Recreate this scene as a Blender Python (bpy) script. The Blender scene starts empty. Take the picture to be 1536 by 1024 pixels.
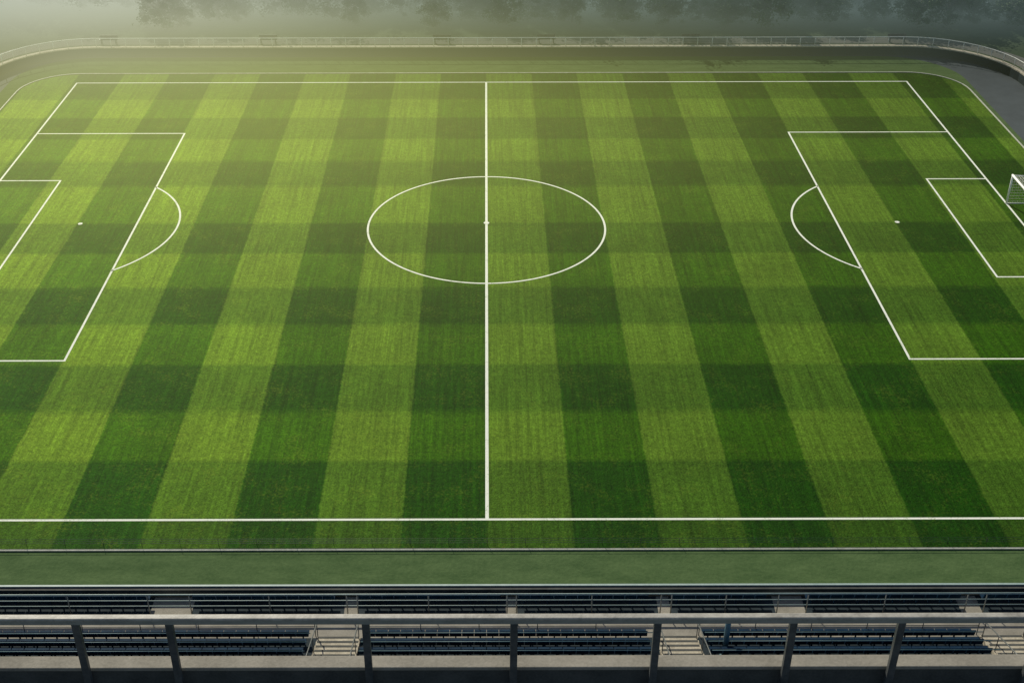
import bpy, bmesh, math, random
from mathutils import Vector, Matrix
random.seed(7)
S=bpy.context.scene
COL=S.collection
S.view_settings.view_transform='Standard'
try: S.view_settings.look='None'
except: pass
S.view_settings.exposure=0

# ---------------- camera
cd=bpy.data.cameras.new("camera"); cam=bpy.data.objects.new("camera",cd); COL.objects.link(cam)
cd.sensor_width=36; cd.lens=1882/1536*36; cd.shift_x=0.0247; cd.clip_end=3000; cd.clip_start=.1
cam.matrix_world=Matrix.Translation((0,-87.2,43.4))@Matrix.Rotation(math.radians(58.3),4,'X')@Matrix.Rotation(math.radians(-.12),4,'Z')
S.camera=cam

# ---------------- world / sun
SUN_EL=math.radians(29); SUN_DIR=Vector((-0.38,0.92,0)).normalized()   # towards the sun, horizontally
w=bpy.data.worlds.new("World"); S.world=w; w.use_nodes=True
nt=w.node_tree; bg=nt.nodes['Background']; bg.inputs[1].default_value=.075
sky=nt.nodes.new('ShaderNodeTexSky'); sky.sky_type='NISHITA'; sky.sun_disc=False
sky.sun_elevation=SUN_EL; sky.sun_rotation=math.atan2(SUN_DIR.x,SUN_DIR.y)
nt.links.new(sky.outputs[0],bg.inputs[0])
ld=bpy.data.lights.new("sun",'SUN'); ld.energy=5.0; ld.angle=math.radians(.5); ld.color=(1,.94,.77)
lo=bpy.data.objects.new("sun",ld); COL.objects.link(lo)
d=Vector((SUN_DIR.x*math.cos(SUN_EL),SUN_DIR.y*math.cos(SUN_EL),math.sin(SUN_EL)))
lo.rotation_euler=d.to_track_quat('Z','Y').to_euler(); lo.location=d*300

# ---------------- material helpers
class NT:
    def __init__(s,name):
        s.m=bpy.data.materials.new(name); s.m.use_nodes=True; s.t=s.m.node_tree
        s.b=s.t.nodes['Principled BSDF']; s.out=s.t.nodes['Material Output']
    def n(s,typ,**k):
        x=s.t.nodes.new(typ)
        for a,b in k.items(): setattr(x,a,b)
        return x
    def l(s,a,b): s.t.links.new(a,b)
    def math(s,op,a,b=None,c=None,clamp=False):
        x=s.n('ShaderNodeMath',operation=op,use_clamp=clamp)
        for i,v in enumerate((a,b,c)):
            if v is None: continue
            if isinstance(v,(int,float)): x.inputs[i].default_value=v
            else: s.l(v,x.inputs[i])
        return x.outputs[0]
    def mix(s,f,a,b,mode='MIX'):
        x=s.n('ShaderNodeMix',data_type='RGBA',blend_type=mode)
        for i,v in ((0,f),(6,a),(7,b)):
            if isinstance(v,(int,float)): x.inputs[i].default_value=v
            elif isinstance(v,tuple): x.inputs[i].default_value=(*v[:3],1)
            else: s.l(v,x.inputs[i])
        return x.outputs[2]
    def noise(s,scale,detail=3,rough=.6,sc=(1,1,1),coord=None):
        if coord is None: coord=s.coord()
        mp=s.n('ShaderNodeMapping'); mp.inputs['Scale'].default_value=sc; s.l(coord,mp.inputs[0])
        x=s.n('ShaderNodeTexNoise'); x.inputs['Scale'].default_value=scale; x.inputs['Detail'].default_value=detail; x.inputs['Roughness'].default_value=rough
        s.l(mp.outputs[0],x.inputs['Vector']); return x.outputs[0]
    def coord(s):
        if not hasattr(s,'_c'): s._c=s.n('ShaderNodeNewGeometry').outputs['Position']
        return s._c
    def ramp(s,f,stops,interp='LINEAR'):
        x=s.n('ShaderNodeValToRGB'); x.color_ramp.interpolation=interp; e=x.color_ramp.elements
        while len(e)<len(stops): e.new(.5)
        for q,(p,c) in zip(e,stops):
            q.position=p; q.color=(c,c,c,1) if isinstance(c,(int,float)) else (*c,1)
        s.l(f,x.inputs[0]); return x.outputs[0]

def simple(name,c1,c2,scale=2,rough=.8,metal=0,bump=.2,fine=25,spec=.5,sc=(1,1,1)):
    k=NT(name)
    a=k.noise(scale,5,.65,sc); b=k.noise(fine,3,.6)
    f=k.ramp(k.math('ADD',k.math('MULTIPLY',a,.65),k.math('MULTIPLY',b,.35)),[(.35,0),(.65,1)])
    k.l(k.mix(f,c1,c2),k.b.inputs['Base Color']); k.b.inputs['Roughness'].default_value=rough; k.b.inputs['Metallic'].default_value=metal
    k.b.inputs['Specular IOR Level'].default_value=spec
    if bump:
        bp=k.n('ShaderNodeBump'); bp.inputs['Strength'].default_value=bump; bp.inputs['Distance'].default_value=.02
        k.l(b,bp.inputs['Height']); k.l(bp.outputs[0],k.b.inputs['Normal'])
    return k.m

def grass_mat():
    k=NT("mown_grass")
    sep=k.n('ShaderNodeSeparateXYZ'); k.l(k.coord(),sep.inputs[0]); X,Y=sep.outputs[0],sep.outputs[1]
    wob=k.math('MULTIPLY',k.math('SUBTRACT',k.noise(1.2,4,.7),.5),.2)
    wob2=k.math('MULTIPLY',k.math('SUBTRACT',k.noise(5,3,.7),.5),.25)
    wb=k.math('ADD',wob,wob2)
    t=k.math('DIVIDE',k.math('ADD',X,wb),9.08)
    sn=k.math('SINE',k.math('MULTIPLY',t,2*math.pi))
    sx=k.math('ADD',k.math('MULTIPLY',sn,12),.5,clamp=True)
    ys=[-29.9,-25.0,-19.8,-14.8,-9.7,-4.5,.6,7.4,12.5,17.3,22.4,27.2]
    yn=k.math('DIVIDE',k.math('ADD',k.math('ADD',Y,wb),50),100)
    st=[(0,0)]; v=0
    for y in ys:
        p=(y+50)/100; st.append((p-.0014,v)); v=1-v; st.append((p+.0014,v))
    sy=k.ramp(yn,st)
    dark=k.mix(sy,(.0095,.054,.0010),(.028,.098,.0016))
    light=k.mix(sy,(.050,.124,.010),(.086,.180,.015))
    c=k.mix(sx,dark,light)
    # rougher, less striped grass outside the near touchline
    edge=k.ramp(k.math('DIVIDE',k.math('ADD',Y,50),100),[(.1485,1.0),(.1495,0.0)])
    c=k.mix(k.math('MULTIPLY',edge,.5),c,(.010,.046,.004))
    streak=k.noise(1,4,.65,(3.5,.10,1)); streakb=k.noise(1,3,.6,(9,.35,1)); streak2=k.noise(1,4,.65,(.12,4.0,1))
    mott=k.noise(.16,5,.6); mott2=k.noise(1.6,5,.7)
    grain=k.noise(9,3,.8); grain2=k.noise(3.8,4,.75,(1,.75,1))
    def mul(c,f,lo,hi,a=.3,b=.7):
        return k.mix(1.0,c,k.ramp(f,[(a,lo),(b,hi)]),'MULTIPLY')
    c=mul(c,streak,.56,1.0); c=mul(c,streakb,.76,1.0); c=mul(c,streak2,.88,1.0)
    c=mul(c,mott,.74,1.0); c=mul(c,mott2,.80,1.0); c=mul(c,grain,.38,1.0); c=mul(c,grain2,.52,1.0)
    dry=k.ramp(k.math('MULTIPLY',k.noise(.5,6,.75),k.noise(6,3,.7)),[(.27,0),(.45,1)])
    c=k.mix(k.math('MULTIPLY',dry,.12),c,(.12,.17,.02))
    x=k.n('ShaderNodeVectorMath',operation='SCALE'); k.l(c,x.inputs[0]); x.inputs['Scale'].default_value=2.8; c=x.outputs[0]
    k.l(c,k.b.inputs['Base Color'])
    k.b.inputs['Roughness'].default_value=.7; k.b.inputs['Specular IOR Level'].default_value=.03
    bp=k.n('ShaderNodeBump'); bp.inputs['Strength'].default_value=.9; bp.inputs['Distance'].default_value=.05
    k.l(k.math('ADD',grain,grain2),bp.inputs['Height']); k.l(bp.outputs[0],k.b.inputs['Normal'])
    # leaf blades glint and let low sun through: broad lobe around the mirror direction
    g=k.n('ShaderNodeBsdfGlossy'); g.inputs['Roughness'].default_value=.62
    k.l(k.mix(1.0,c,(.26,.20,.10),'MULTIPLY'),g.inputs['Color'])
    ad=k.n('ShaderNodeAddShader'); k.l(k.b.outputs[0],ad.inputs[0]); k.l(g.outputs[0],ad.inputs[1]); k.l(ad.outputs[0],k.out.inputs['Surface'])
    return k.m

M_grass=grass_mat()
M_rough=simple("rough_turf",(.050,.092,.034),(.092,.146,.058),1.2,.95,fine=5,spec=.05,bump=.9,sc=(.4,1,1))
M_ground=simple("wild_grass",(.035,.06,.035),(.075,.10,.06),.5,.95,fine=6,spec=.05)
M_asph=simple("asphalt",(.04,.052,.066),(.062,.078,.094),.4,.85,fine=30,spec=.2)
M_conc=simple("concrete",(.20,.185,.155),(.33,.305,.26),1.2,.85,fine=18,spec=.2)
M_concl=simple("pale_concrete",(.30,.265,.205),(.56,.505,.40),2.2,.85,fine=14,spec=.2)
M_concd=simple("stained_concrete",(.05,.053,.05),(.10,.102,.095),1.5,.85,fine=20,spec=.2)
M_terr=simple("dark_terrace",(.018,.028,.036),(.035,.048,.058),1.5,.85,fine=20,spec=.1)
M_wall=simple("dark_wall_paint",(.010,.022,.034),(.020,.038,.052),1,.8,fine=14,spec=.2)
M_kerb=simple("pale_kerb",(.35,.36,.3),(.6,.6,.52),2,.8,fine=20)
M_rail=simple("galvanised_steel",(.22,.23,.21),(.34,.34,.31),3,.6,.1,fine=30,bump=.05)
M_railw=simple("weathered_steel",(.22,.21,.19),(.46,.44,.40),2.2,.55,0,fine=11,bump=.25,spec=.4)
M_railg=simple("pale_green_steel",(.24,.33,.32),(.36,.45,.43),3,.6,0,fine=30,bump=.05)
M_railp=simple("pale_painted_steel",(.55,.55,.51),(.78,.78,.72),.9,.5,0,fine=8,bump=.05)
M_raild=simple("painted_steel",(.045,.055,.06),(.12,.125,.125),3,.5,.2,fine=14,bump=.1)
M_railb=simple("blue_grey_steel",(.06,.13,.16),(.10,.19,.23),3,.5,.1,fine=30,bump=.05)
M_seat=simple("blue_seat_plastic",(.002,.014,.036),(.009,.036,.072),1.1,.75,fine=3,bump=0,spec=.08)
M_white=simple("white_goal_paint",(.8,.8,.78),(.88,.88,.86),3,.4,fine=20,bump=0)
M_net=simple("net_cord",(.55,.55,.53),(.68,.68,.65),3,.8,fine=20,bump=0)
M_bark=simple("bark",(.05,.04,.03),(.09,.07,.05),3,.9)
M_leafs=[simple("foliage_%d"%i,c1,c2,.7,.8,fine=4,bump=0,spec=.1) for i,(c1,c2) in enumerate([((.04,.075,.035),(.10,.14,.07)),((.05,.08,.04),(.11,.14,.075)),((.045,.08,.045),(.09,.13,.07))])]
def line_mat():
    k=NT("pitch_paint")
    g=k.noise(10,3,.8); g2=k.noise(1.3,4,.7)
    f=k.ramp(k.math('ADD',k.math('MULTIPLY',g,.6),k.math('MULTIPLY',g2,.4)),[(.34,1),(.47,0)])
    k.l(k.mix(f,(.80,.82,.74),(.30,.40,.2)),k.b.inputs['Base Color']); k.b.inputs['Roughness'].default_value=.9
    return k.m
M_line=line_mat()

# ---------------- mesh helpers
def newobj(name,me,mat,parent=None,kind=None,label=None,cat=None,group=None,loc=None):
    o=bpy.data.objects.new(name,me); COL.objects.link(o)
    if mat and len(me.materials)==0: me.materials.append(mat)
    if parent: o.parent=parent
    if kind: o["kind"]=kind
    if label: o["label"]=label
    if cat: o["category"]=cat
    if group: o["group"]=group
    if loc: o.location=loc
    return o
def empty(name,label,cat,group=None,loc=(0,0,0)):
    o=bpy.data.objects.new(name,None); COL.objects.link(o); o["label"]=label; o["category"]=cat; o.location=loc; o.empty_display_size=.3
    if group:o["group"]=group
    return o
def box(bm,x0,x1,y0,y1,z0,z1):
    v=[bm.verts.new(p) for p in ((x0,y0,z0),(x1,y0,z0),(x1,y1,z0),(x0,y1,z0),(x0,y0,z1),(x1,y0,z1),(x1,y1,z1),(x0,y1,z1))]
    for f in ((0,3,2,1),(4,5,6,7),(0,1,5,4),(1,2,6,5),(2,3,7,6),(3,0,4,7)): bm.faces.new([v[i] for i in f])
def boxes(name,lst,bevel=0):
    bm=bmesh.new()
    for b in lst: box(bm,*b)
    if bevel: bmesh.ops.bevel(bm,geom=list(bm.edges),offset=bevel,segments=2,affect='EDGES',profile=.5)
    me=bpy.data.meshes.new(name); bm.to_mesh(me); bm.free(); return me
def poly(name,pts,z):
    me=bpy.data.meshes.new(name); me.from_pydata([(p[0],p[1],z) for p in pts],[],[list(range(len(pts)))]); return me
def tube(name,path,r,seg=8,closed=False):
    bm=bmesh.new(); rings=[]; n=len(path); P=[Vector(p) for p in path]
    for i,p in enumerate(P):
        if closed: t=(P[(i+1)%n]-P[i-1])
        else: t=(P[min(i+1,n-1)]-P[max(i-1,0)])
        t.normalize(); up=Vector((0,0,1)) if abs(t.z)<.9 else Vector((0,1,0))
        a=t.cross(up).normalized(); b=a.cross(t)
        rr=r[i] if isinstance(r,(list,tuple)) else r
        rings.append([bm.verts.new(p+a*rr*math.cos(2*math.pi*k/seg)+b*rr*math.sin(2*math.pi*k/seg)) for k in range(seg)])
    m=n if closed else n-1
    for i in range(m):
        A,B=rings[i],rings[(i+1)%n]
        for k in range(seg): bm.faces.new((A[k],A[(k+1)%seg],B[(k+1)%seg],B[k]))
    if not closed:
        bm.faces.new(rings[0]); bm.faces.new(rings[-1][::-1])
    bmesh.ops.recalc_face_normals(bm,faces=bm.faces)
    for f in bm.faces: f.smooth=True
    me=bpy.data.meshes.new(name); bm.to_mesh(me); bm.free(); return me
def join_me(name,mes):
    bm=bmesh.new()
    for m in mes: bm.from_mesh(m)
    me=bpy.data.meshes.new(name); bm.to_mesh(me); bm.free(); return me
def ribbon(name,path,w,z,closed=False):
    P=[Vector((p[0],p[1],0)) for p in path]; n=len(P); vs=[];fs=[]
    for i,p in enumerate(P):
        if closed: a=(P[i]-P[i-1]).normalized(); b=(P[(i+1)%n]-P[i]).normalized()
        else:
            a=(P[i]-P[i-1]).normalized() if i>0 else (P[1]-P[0]).normalized()
            b=(P[i+1]-P[i]).normalized() if i<n-1 else a
        t=(a+b).normalized(); nn=Vector((-t.y,t.x,0)); s=w/2/max(.3,t.dot(a))
        vs+= [tuple(p+nn*s)[:2]+(z,), tuple(p-nn*s)[:2]+(z,)]
    m=n if closed else n-1
    for i in range(m):
        j=(i+1)%n; fs.append((2*i,2*i+1,2*j+1,2*j))
    me=bpy.data.meshes.new(name); me.from_pydata(vs,[],fs); return me
def solid_ribbon(name,path,w,z0,z1,closed=False):
    me=ribbon(name,path,w,z0,closed); bm=bmesh.new(); bm.from_mesh(me)
    r=bmesh.ops.extrude_face_region(bm,geom=list(bm.faces))
    for v in r['geom']:
        if isinstance(v,bmesh.types.BMVert): v.co.z=z1
    bmesh.ops.recalc_face_normals(bm,faces=bm.faces); bm.to_mesh(me); bm.free(); return me
def rrect(x0,x1,y0,y1,r,seg=10):
    pts=[]
    for cx,cy,a0 in ((x1-r,y1-r,0),(x0+r,y1-r,90),(x0+r,y0+r,180),(x1-r,y0+r,270)):
        for i in range(seg+1):
            a=math.radians(a0+90*i/seg); pts.append((cx+r*math.cos(a),cy+r*math.sin(a)))
    return pts

# ---------------- ground sheets
newobj("ground",poly("ground",[(-1500,-1500),(1500,-1500),(1500,1500),(-1500,1500)],0),M_ground,kind="structure")
newobj("service_road",poly("road",rrect(-49.3,52.6,-41.2,39.6,9),.004),M_asph,kind="structure")
newobj("turf_verge",poly("verge",rrect(-47.2,47.6,-41.19,39.3,7),.008),M_rough,kind="structure")
newobj("pitch_grass",poly("pitch",rrect(-45.6,47,-37.45,34.3,5),.012),M_grass,kind="structure")
newobj("pitch_kerb",solid_ribbon("kerb",rrect(-45.65,47.05,-37.5,34.35,5.05),.11,0,.07,True),M_kerb,kind="structure")

# ---------------- painted markings
LW=.15; Z=.016
XL,XR,YB,YT=-40.45,41.55,-35.05,31.75
def mark(name,path,closed=False,w=LW,z=Z):
    return newobj(name,ribbon(name,path,w,z,closed),M_line,kind="structure")
mark("pitch_boundary_line",[(XL,YB),(XR,YB),(XR,YT),(XL,YT)],True,.16)
mark("halfway_line",[(0,YB+.08),(0,YT-.08)],w=.19)
def arc(cx,cy,r,a0,a1,n=64): return [(cx+r*math.cos(math.radians(a0+(a1-a0)*i/n)),cy+r*math.sin(math.radians(a0+(a1-a0)*i/n))) for i in range(n+1)]
mark("centre_circle_line",arc(0,.05,9.15,0,360,128)[:-1],True,z=Z+.004)
mark("penalty_area_line",[(XL+.08,18.75),(-27.15,18.75),(-27.15,-19.2),(XL+.08,-19.2)])
mark("penalty_area_line",[(XR-.08,18.75),(27.2,18.75),(27.2,-19.2),(XR-.08,-19.2)])
mark("goal_area_line",[(XL+.08,8.6),(-35.4,8.6),(-35.4,-8.3),(XL+.08,-8.3)])
mark("goal_area_line",[(XR-.08,8.6),(36.6,8.6),(36.6,-8.3),(XR-.08,-8.3)])
a=math.degrees(math.acos((33.4-27.15-.08)/9.5)); mark("penalty_arc_line",arc(-33.4,.1,9.5,-a,a))
a=math.degrees(math.acos((32.9-27.2-.08)/9.1)); mark("penalty_arc_line",arc(32.9,.1,9.1,180-a,180+a))
for i,(x,y,r) in enumerate(((-31.55,.55,.18),(31.9,.55,.18),(0,.55,.22))):
    newobj("penalty_spot_mark" if i<2 else "centre_spot_mark",poly("spot",arc(x,y,r,0,360,20)[:-1],Z+.008),M_line,kind="structure")

# ---------------- goal
goal=empty("football_goal","white football goal with net standing on the goal line","goal",loc=(XR,0,0))
gh=2.44; gw=3.85
fr=join_me("goal_frame",[tube("t",[(0,-gw,0),(0,-gw,gh)],.085),tube("t",[(0,gw,0),(0,gw,gh)],.085),tube("t",[(0,-gw-.085,gh),(0,gw+.085,gh)],.085)])
newobj("goal_frame",fr,M_white,goal)
bk=[]
for s in (-gw,gw):
    bk.append(tube("t",[(0,s,gh),(1.1,s,gh-.05),(2.1,s,.03)],.045)); bk.append(tube("t",[(0,s,.03),(2.1,s,.03)],.04))
bk.append(tube("t",[(2.1,-gw,.03),(2.1,gw,.03)],.03)); bk.append(tube("t",[(1.1,-gw,gh-.05),(1.1,gw,gh-.05)],.03))
newobj("support_frame",join_me("support",bk),M_white,goal)
st=[];r=.009
def strand(a,b): st.append(tube("s",[a,b],r,3))
n=32
for i in range(n+1):
    y=-gw+2*gw*i/n; st.append(tube("s",[(0,y,gh),(1.1,y,gh-.05),(2.1,y,.03)],r,3))
for i in range(5): x=1.1*i/5; strand((x,-gw,gh-.05*i/5),(x,gw,gh-.05*i/5))
for i in range(11): t=i/11; strand((1.1+t,-gw,gh-.05-(gh-.08)*t),(1.1+t,gw,gh-.05-(gh-.08)*t))
for s in (-gw,gw):
    for i in range(10):
        z=.2+i*.24; xe=min(2.1,2.1-(z-.03)/(gh-.08)*1.0) if z<gh-.05 else 1.1; strand((0,s,z),(xe,s,z))
    for i in range(9):
        x=.22*(i+1); zt=gh if x<1.1 else gh-.05-(x-1.1)/1.0*(gh-.08); strand((x,s,0.02),(x,s,max(.05,zt)))
newobj("net",join_me("net",st),M_net,goal)

# ---------------- near low barrier beside the pitch
bar=empty("low_barrier","low thin dark wire barrier along the edge of the turf","fence",loc=(0,-37.1,0))
newobj("wire",join_me("w",[tube("t",[(-42,0,z),(44,0,z)],.011,4) for z in (.16,.3,.44)]),M_raild,bar)
pm=tube("p",[(0,0,0),(0,0,.44)],.012,5)
for i in range(44): newobj("post",pm,M_raild,bar,loc=(-42+i*2,0,0))

# ---------------- far retaining wall with railing
def farpath(off=0,step=1.5):
    x0,x1,y1=-49.5-off,52.8+off,39.8+off; rl_,rr_=9+off,9.5+off
    pts=[(x0,8)]; y=8
    while y+step<y1-rl_: y+=step; pts.append((x0,y))
    for i in range(0,11): a=math.radians(180-9*i); pts.append((x0+rl_+rl_*math.cos(a),y1-rl_+rl_*math.sin(a)))
    L=(x1-x0-rl_-rr_); n=int(L/step)
    for i in range(1,n): pts.append((x0+rl_+L*i/n,y1))
    for i in range(0,11): a=math.radians(90-9*i); pts.append((x1-rr_+rr_*math.cos(a),y1-rr_+rr_*math.sin(a)))
    y=y1-rr_
    while y-step>8: y-=step; pts.append((x1,y))
    return pts
rw=empty("retaining_wall","dark retaining wall with pale concrete coping around the pitch","wall")
newobj("wall",solid_ribbon("w",farpath(),.3,0,.85),M_wall,rw)
newobj("coping",solid_ribbon("w",farpath(.12),.5,.85,.96),M_concl,rw)
P=farpath(.35); me=bpy.data.meshes.new("raised_ground")
out=[]
for (x,y) in P:
    out.append((x+(x-1.5)*2.0,8+(y-8)*7))
n=len(P); me.from_pydata([(x,y,.88) for x,y in P]+[(x,y,.88) for x,y in out],[],[(i,i+1,n+i+1,n+i) for i in range(n-1)])
newobj("raised_ground",me,M_ground,kind="structure")
newobj("footpath",ribbon("fp",farpath(2.0),2.2,.886),simple("gravel",(.08,.085,.075),(.13,.13,.115),.7,.95,fine=12),kind="structure")
rl=empty("perimeter_railing","long pale steel railing curving around the pitch on a concrete wall","railing")
RP=farpath(.15)
newobj("top_rail",tube("t",[(x,y,1.82) for x,y in RP],.045,6),M_railp,rl)
newobj("lower_rail",join_me("lr",[tube("t",[(x,y,z) for x,y in RP],.011,4) for z in (1.52,1.24)]),M_rail,rl)
pm=tube("p",[(0,0,.95),(0,0,1.82)],.034,6)
vis=[p for p in RP if p[1]>24][:100]
for p in vis: newobj("post",pm,M_railp,rl,loc=(p[0],p[1],0))
bm_=boxes("bench",[(-.95,.95,-.2,.2,.42,.5),(-.95,.95,.17,.22,.5,.85),(-.8,-.7,-.18,.18,0,.42),(.7,.8,-.18,.18,0,.42)],.01)
for x in (-39.5,-22.8,-4.6,6.3,21.4,43):
    newobj("bench",bm_,M_raild,label="dark slatted bench beside the railing along the footpath",cat="bench",group="benches along the railing",loc=(x,41.1,.89))

# ---------------- trees
def crown_mesh(seed,h,rad,mat):
    rnd=random.Random(seed); vs=[];fs=[]
    clumps=[]
    for i in range(60):
        a=rnd.uniform(0,6.28); t=rnd.uniform(.10,1); rr=rad*1.15*math.sqrt(rnd.random())*(1-.6*abs(t-.4))
        clumps.append((Vector((rr*math.cos(a),rr*math.sin(a),h*t)),rnd.uniform(.3,1.2)*rad*.28))
    for c,r in clumps:
        for j in range(75):
            dv=Vector((rnd.gauss(0,1),rnd.gauss(0,1),rnd.gauss(0,1)))*r*.66
            p=c+dv; s=rnd.uniform(.07,.19); n=(dv.normalized()+Vector((rnd.uniform(-1,1),rnd.uniform(-1,1),rnd.uniform(-1,1)))).normalized()
            u=n.orthogonal().normalized(); u.rotate(Matrix.Rotation(rnd.uniform(0,6.28),3,n)); v=n.cross(u)
            k=len(vs); vs+=[tuple(p+u*s),tuple(p+v*s*.6),tuple(p-u*s),tuple(p-v*s*.6)]; fs.append((k,k+1,k+2,k+3))
    me=bpy.data.meshes.new("crown"); me.from_pydata(vs,[],fs); me.materials.append(mat); return me
def trunk_mesh(seed,h):
    rnd=random.Random(seed); ms=[tube("t",[(0,0,0),(.1,.05,h*.3),(0,.1,h*.6),(.1,0,h*.9)],[.24,.18,.12,.04],7)]
    for i in range(6):
        a=rnd.uniform(0,6.28); z=h*rnd.uniform(.25,.6); L=h*.32
        ms.append(tube("t",[(0.05,.05,z),(L*.5*math.cos(a),L*.5*math.sin(a),z+L*.4),(L*math.cos(a),L*math.sin(a),z+L*.9)],[.1,.07,.02],5))
    return join_me("trunk",ms)
var=[]
for i in range(6):
    h=[6.5,5.2,7.5,4.2,6,8.5][i]; r=[2.4,2.2,2.6,2.0,2.8,2.7][i]
    var.append((trunk_mesh(i,h),crown_mesh(50+i,h,r,M_leafs[i%3])))
rnd=random.Random(11)
for row,(y0,sp,ch) in enumerate(((48.4,2.6,(3,3,1)),(51.3,2.8,(1,3,0)),(55,3.4,(0,1,4)),(59,4.2,(0,2,4,5)))):
    x=-62+row*1.3
    while x<70:
        if x>-36 or row>1:
            i=rnd.choice(ch)
            tx,ty=x+rnd.uniform(-1.6,1.6),y0+rnd.uniform(-1.5,1.6)
            if not(row==0 and rnd.random()<(.45 if x<10 else .15)):
                t=empty("broadleaf_tree","misty green broadleaf tree standing behind the railing","tree","trees behind the railing",loc=(tx,ty,.88))
                s=rnd.uniform(.5,1.15); t.scale=(s*rnd.uniform(.95,1.35),s*rnd.uniform(.95,1.35),s*rnd.uniform(.7,1.0)); t.rotation_euler=(0,0,rnd.uniform(0,6.28))
                newobj("trunk",var[i][0],M_bark,t); newobj("crown",var[i][1],None,t)
        x+=sp*rnd.uniform(.7,1.3)

# ---------------- mist: far-side haze in one smooth volume, emission standing in for scattered sunlight
def mist():
    k=NT("glowing_mist"); k.t.nodes.remove(k.b)
    sep=k.n('ShaderNodeSeparateXYZ'); k.l(k.coord(),sep.inputs[0]); X,Y,Zc=sep.outputs
    m=k.math
    hf=m('SUBTRACT',1,m('DIVIDE',Zc,14),clamp=True)
    base=m('MULTIPLY',m('MULTIPLY',m('POWER',m('DIVIDE',m('SUBTRACT',Y,31),32,clamp=True),1.4),.19),hf)
    def gauss(cx,cy,sx,sy,amp):
        a=m('POWER',m('ABSOLUTE',m('DIVIDE',m('SUBTRACT',X,cx),sx)),2); b=m('POWER',m('ABSOLUTE',m('DIVIDE',m('SUBTRACT',Y,cy),sy)),2)
        return m('MULTIPLY',m('MULTIPLY',m('EXPONENT',m('MULTIPLY',m('ADD',a,b),-1)),amp),hf)
    warm=gauss(-46,52,32,20,.085); glow=gauss(-22,14,40,26,.0115)  # glow is added light lifting the pitch, hardly haze; warm is self-lit haze
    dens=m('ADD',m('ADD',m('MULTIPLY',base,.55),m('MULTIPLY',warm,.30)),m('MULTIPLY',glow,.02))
    def sc(v,c):
        x=k.n('ShaderNodeVectorMath',operation='SCALE'); x.inputs[0].default_value=c; k.l(v,x.inputs['Scale']); return x.outputs[0]
    def add(a,b):
        x=k.n('ShaderNodeVectorMath',operation='ADD'); k.l(a,x.inputs[0]); k.l(b,x.inputs[1]); return x.outputs[0]
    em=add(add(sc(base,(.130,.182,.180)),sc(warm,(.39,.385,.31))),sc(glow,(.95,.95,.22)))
    v=k.n('ShaderNodeVolumeAbsorption'); v.inputs['Color'].default_value=(0,0,0,1); k.l(dens,v.inputs['Density'])
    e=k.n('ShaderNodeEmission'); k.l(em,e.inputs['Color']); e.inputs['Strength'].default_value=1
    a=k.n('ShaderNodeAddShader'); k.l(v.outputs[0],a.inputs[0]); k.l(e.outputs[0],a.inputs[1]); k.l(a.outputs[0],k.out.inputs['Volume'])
    return k.m
newobj("glowing_mist",boxes("mist",[(-110,110,-38,100,.03,14)]),mist(),kind="stuff")

# ---------------- near lower stand
stand=empty("lower_stand","stepped concrete lower stand beside the pitch with aisles","stand")
newobj("front_wall",boxes("fw",[(-34,36,-41.5,-41.2,0,.98)]),M_concd,stand)
newobj("wall_cap",boxes("wc",[(-34,36,-41.30,-41.17,.982,1.04)],.01),M_railg,stand)
newobj("front_walkway",boxes("ww",[(-34,36,-43.2,-41.5,0,.5)]),M_terr,stand)
LB=[(-26,-16.3),(-14.2,-6.95),(-6.2,.85),(1.5,8.2),(8.9,13.85),(15.4,22.8),(23.9,31)]
for i in range(6):
    newobj("gangway",boxes("gg",[(LB[i][1]+.05,LB[i+1][0]-.05,-43.19,-41.51,.5,.52)]),M_conc,stand)
newobj("cross_aisle",boxes("ca",[(-34,36,-44.75,-43.2,0,1.0)]),M_conc,stand)
UB=[(-27,-7.9),(-5.9,7.85),(9.75,22.9),(24.9,35)]
tr=[];
for b0,b1 in UB:
    for i in range(7): tr.append((b0,b1,-45.65-i*.9,-44.75-i*.9,0,1.0+i*.35+(.002 if i==0 else 0)))
newobj("terrace",boxes("tr",tr),M_terr,stand)
for j,(s0,s1) in enumerate(((-7.9,-5.9),(7.85,9.75),(22.9,24.9))):
    ss=[];ns=[]
    for i in range(14):
        zt=1.0+(i+.5)*.175; yf=-44.75-i*.45
        ss.append((s0,s1,yf-.45,yf,0,zt)); ns.append((s0+.05,s1-.05,yf-.12,yf+.004,zt-.05,zt+.006))
    newobj("stairs",boxes("st",ss),M_concl,stand)
    newobj("step_nosing",boxes("sn",ns),M_concd,stand)
for x in (-7.85,-5.95,7.9,9.7,22.95,24.85):
    ps=[tube("r",[(x,-44.8,2.0),(x,-50.9,4.35)],.03,6)]
    for i in range(5): yy=-44.9-i*1.4; ps.append(tube("r",[(x,yy,1.0+(-44.75-yy)*.39),(x,yy,2.03+(-44.8-yy)*.385)],.022,5))
    newobj("stair_handrail",join_me("hr",ps),M_raild,label="dark steel handrail beside the concrete stairs",cat="handrail",group="handrails beside the stairs")
fr_=empty("front_railing","thin pale green steel railing along the front row of seats","railing",loc=(0,-42.75,0))
newobj("rail",join_me("r",[tube("t",[(-33,0,z),(35,0,z)],rr,6) for z,rr in ((1.84,.04),(1.46,.022),(1.12,.022))]),M_railg,fr_)
pm=tube("p",[(0,0,.5),(0,0,1.84)],.03,6)
for x in (-32,-28,-24,-20,-16.2,-14.2,-10.4,-6.7,-6.2,-2.8,.95,1.4,5,8.3,8.8,11.4,13.9,15.3,19,22.9,23.8,27.5,31): newobj("post",pm,M_rail,fr_,loc=(x,0,0))
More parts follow.
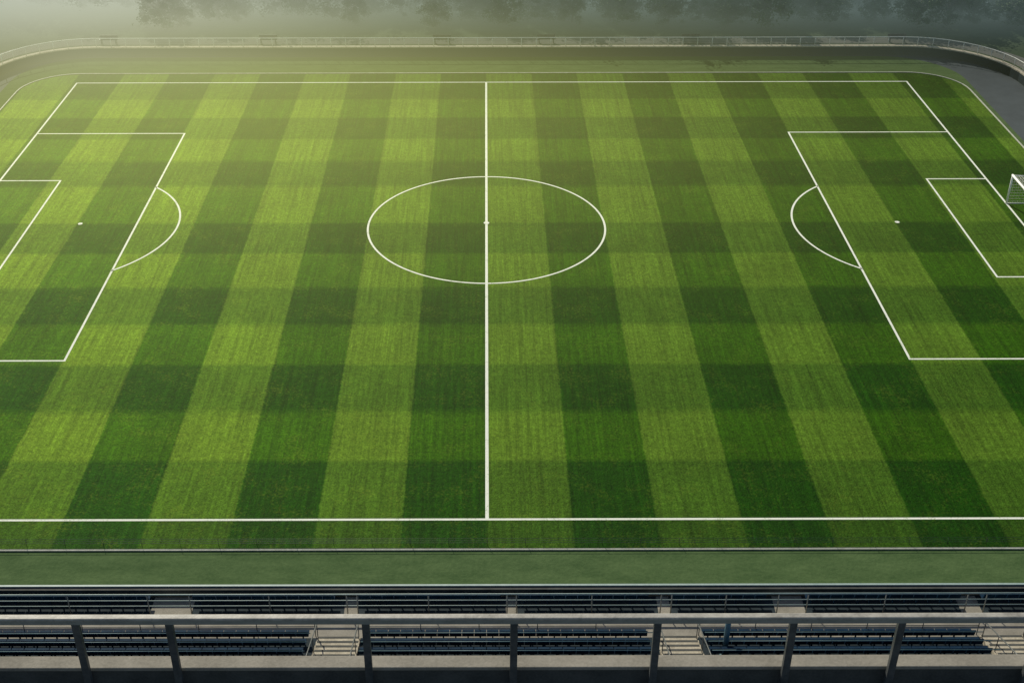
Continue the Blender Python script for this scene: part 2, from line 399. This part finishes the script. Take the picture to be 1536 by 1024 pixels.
ar=empty("aisle_railing","thin steel railing between the walkway and the seats","railing",loc=(0,-44.62,0))
for b0,b1 in UB:
    newobj("rail",join_me("r",[tube("t",[(b0+.1,0,z),(b1-.1,0,z)],.02,6) for z in (1.95,1.6)]),M_raild,ar)
    n=int((b1-b0)/2.4)
    for i in range(n+1): newobj("post",tube("p",[(0,0,1),(0,0,1.95)],.022,5),M_raild,ar,loc=(b0+.1+(b1-b0-.2)*i/n,0,0))
def seat_mesh():
    bm=bmesh.new()
    box(bm,-.27,.27,-.02,.38,.40,.45)
    v0=len(bm.verts); box(bm,-.28,.28,-.07,-.03,.44,.84)
    bm.verts.ensure_lookup_table()
    for v in bm.verts[v0:]:
        if v.co.z>.6: v.co.y-=.09; v.co.x*=.97
    box(bm,-.03,.03,.05,.12,.0,.40); box(bm,-.2,.2,.04,.08,.34,.40)
    bmesh.ops.bevel(bm,geom=list(bm.edges),offset=.008,segments=1,affect='EDGES')
    me=bpy.data.meshes.new("seat"); bm.to_mesh(me); bm.free(); me.materials.append(M_seat); return me
sme=seat_mesh(); n_ind=0
bmx=bmesh.new()
def stuff_seat(x,y,z):
    k=len(bmx.verts); bmx.from_mesh(sme); bmx.verts.ensure_lookup_table()
    for v in bmx.verts[k:]: v.co+=Vector((x,y,z))
for i in (2,3,1,0,4,5):
    for b0,b1 in UB:
        if b0>24: b1=31
        x=max(b0,-25.5)+.45
        while x<b1-.3:
            y,z=-45.05-i*.9,1.0+i*.35
            if n_ind<298 and i<4:
                newobj("stadium_seat",sme,None,label="dark blue plastic stadium seat bolted to the terrace",cat="seat",group="rows of stadium seats",loc=(x,y,z)); n_ind+=1
            else: stuff_seat(x,y,z)
            x+=.57
for b0,b1 in LB:
    x=b0+.28
    while x<b1-.2:
        stuff_seat(x,-42.15,.5); x+=.57
me=bpy.data.meshes.new("seats"); bmx.to_mesh(me); bmx.free()
newobj("stadium_seats",me,M_seat,kind="stuff",label="rows of dark blue plastic seats on the stand",cat="seats")
for i in range(4):
    for b0,b1 in UB:
        newobj("row_rail",tube("r",[(b0+.2,-45.35-i*.9,1.0+i*.35+.9),(b1-.2,-45.35-i*.9,1.0+i*.35+.9)],.022,5),M_railb,label="thin steel rail running behind a row of seats",cat="rail",group="rails behind seat rows")
newobj("steel_pole",join_me("sp",[tube("p",[(10.75,-46.2,1.3),(10.75,-46.2,3.6)],.13,10),tube("p",[(10.75,-46.2,1.3),(10.75,-46.2,1.36)],.22,10)]),M_railb,label="blue grey steel pole standing among the seats",cat="pole")

# ---------------- upper gallery
gal=empty("upper_gallery","concrete gallery with low parapet above the lower stand","gallery")
newobj("floor",boxes("gf",[(-22,24,-80,-70.95,25.55,25.9)]),M_concd,gal)
newobj("parapet",boxes("gp",[(-22,24,-70.95,-70.72,25.3,26.40)],.02),M_concd,gal)
newobj("parapet_cap",boxes("gc",[(-22,24,-71.0,-70.7,26.402,26.48)],.015),M_conc,gal)
newobj("support_beam",boxes("gb",[(x,x+.5,-80,-71.2,24.8,25.55) for x in range(-20,24,6)]),M_concd,gal)
newobj("support_column",boxes("gk",[(x,x+.5,-79.6,-79,0,24.8) for x in range(-20,24,6)]),M_concd,gal)
gr=empty("gallery_railing","heavy weathered grey steel guard rail with dark posts on the gallery","railing",loc=(0,-71.12,0))
newobj("handrail",boxes("h",[(-21,23,-.065,.065,27.80,27.86)],.02),M_railw,gr)
newobj("handrail_plate",boxes("h",[(-21,23,-.05,-.03,27.71,27.80)],.004),M_rail,gr)
zc=22.0; sc=1882/zc
pm=boxes("p",[(-.065,.065,-.05,.05,25.9,27.71),(-.1,.1,-.08,.08,25.9,25.93)],.006)
for px in (-250,-95,114,254,548,770,985,1188,1350,1560,1720): newobj("post",pm,M_raild,gr,loc=((px-730)/sc,0,0))
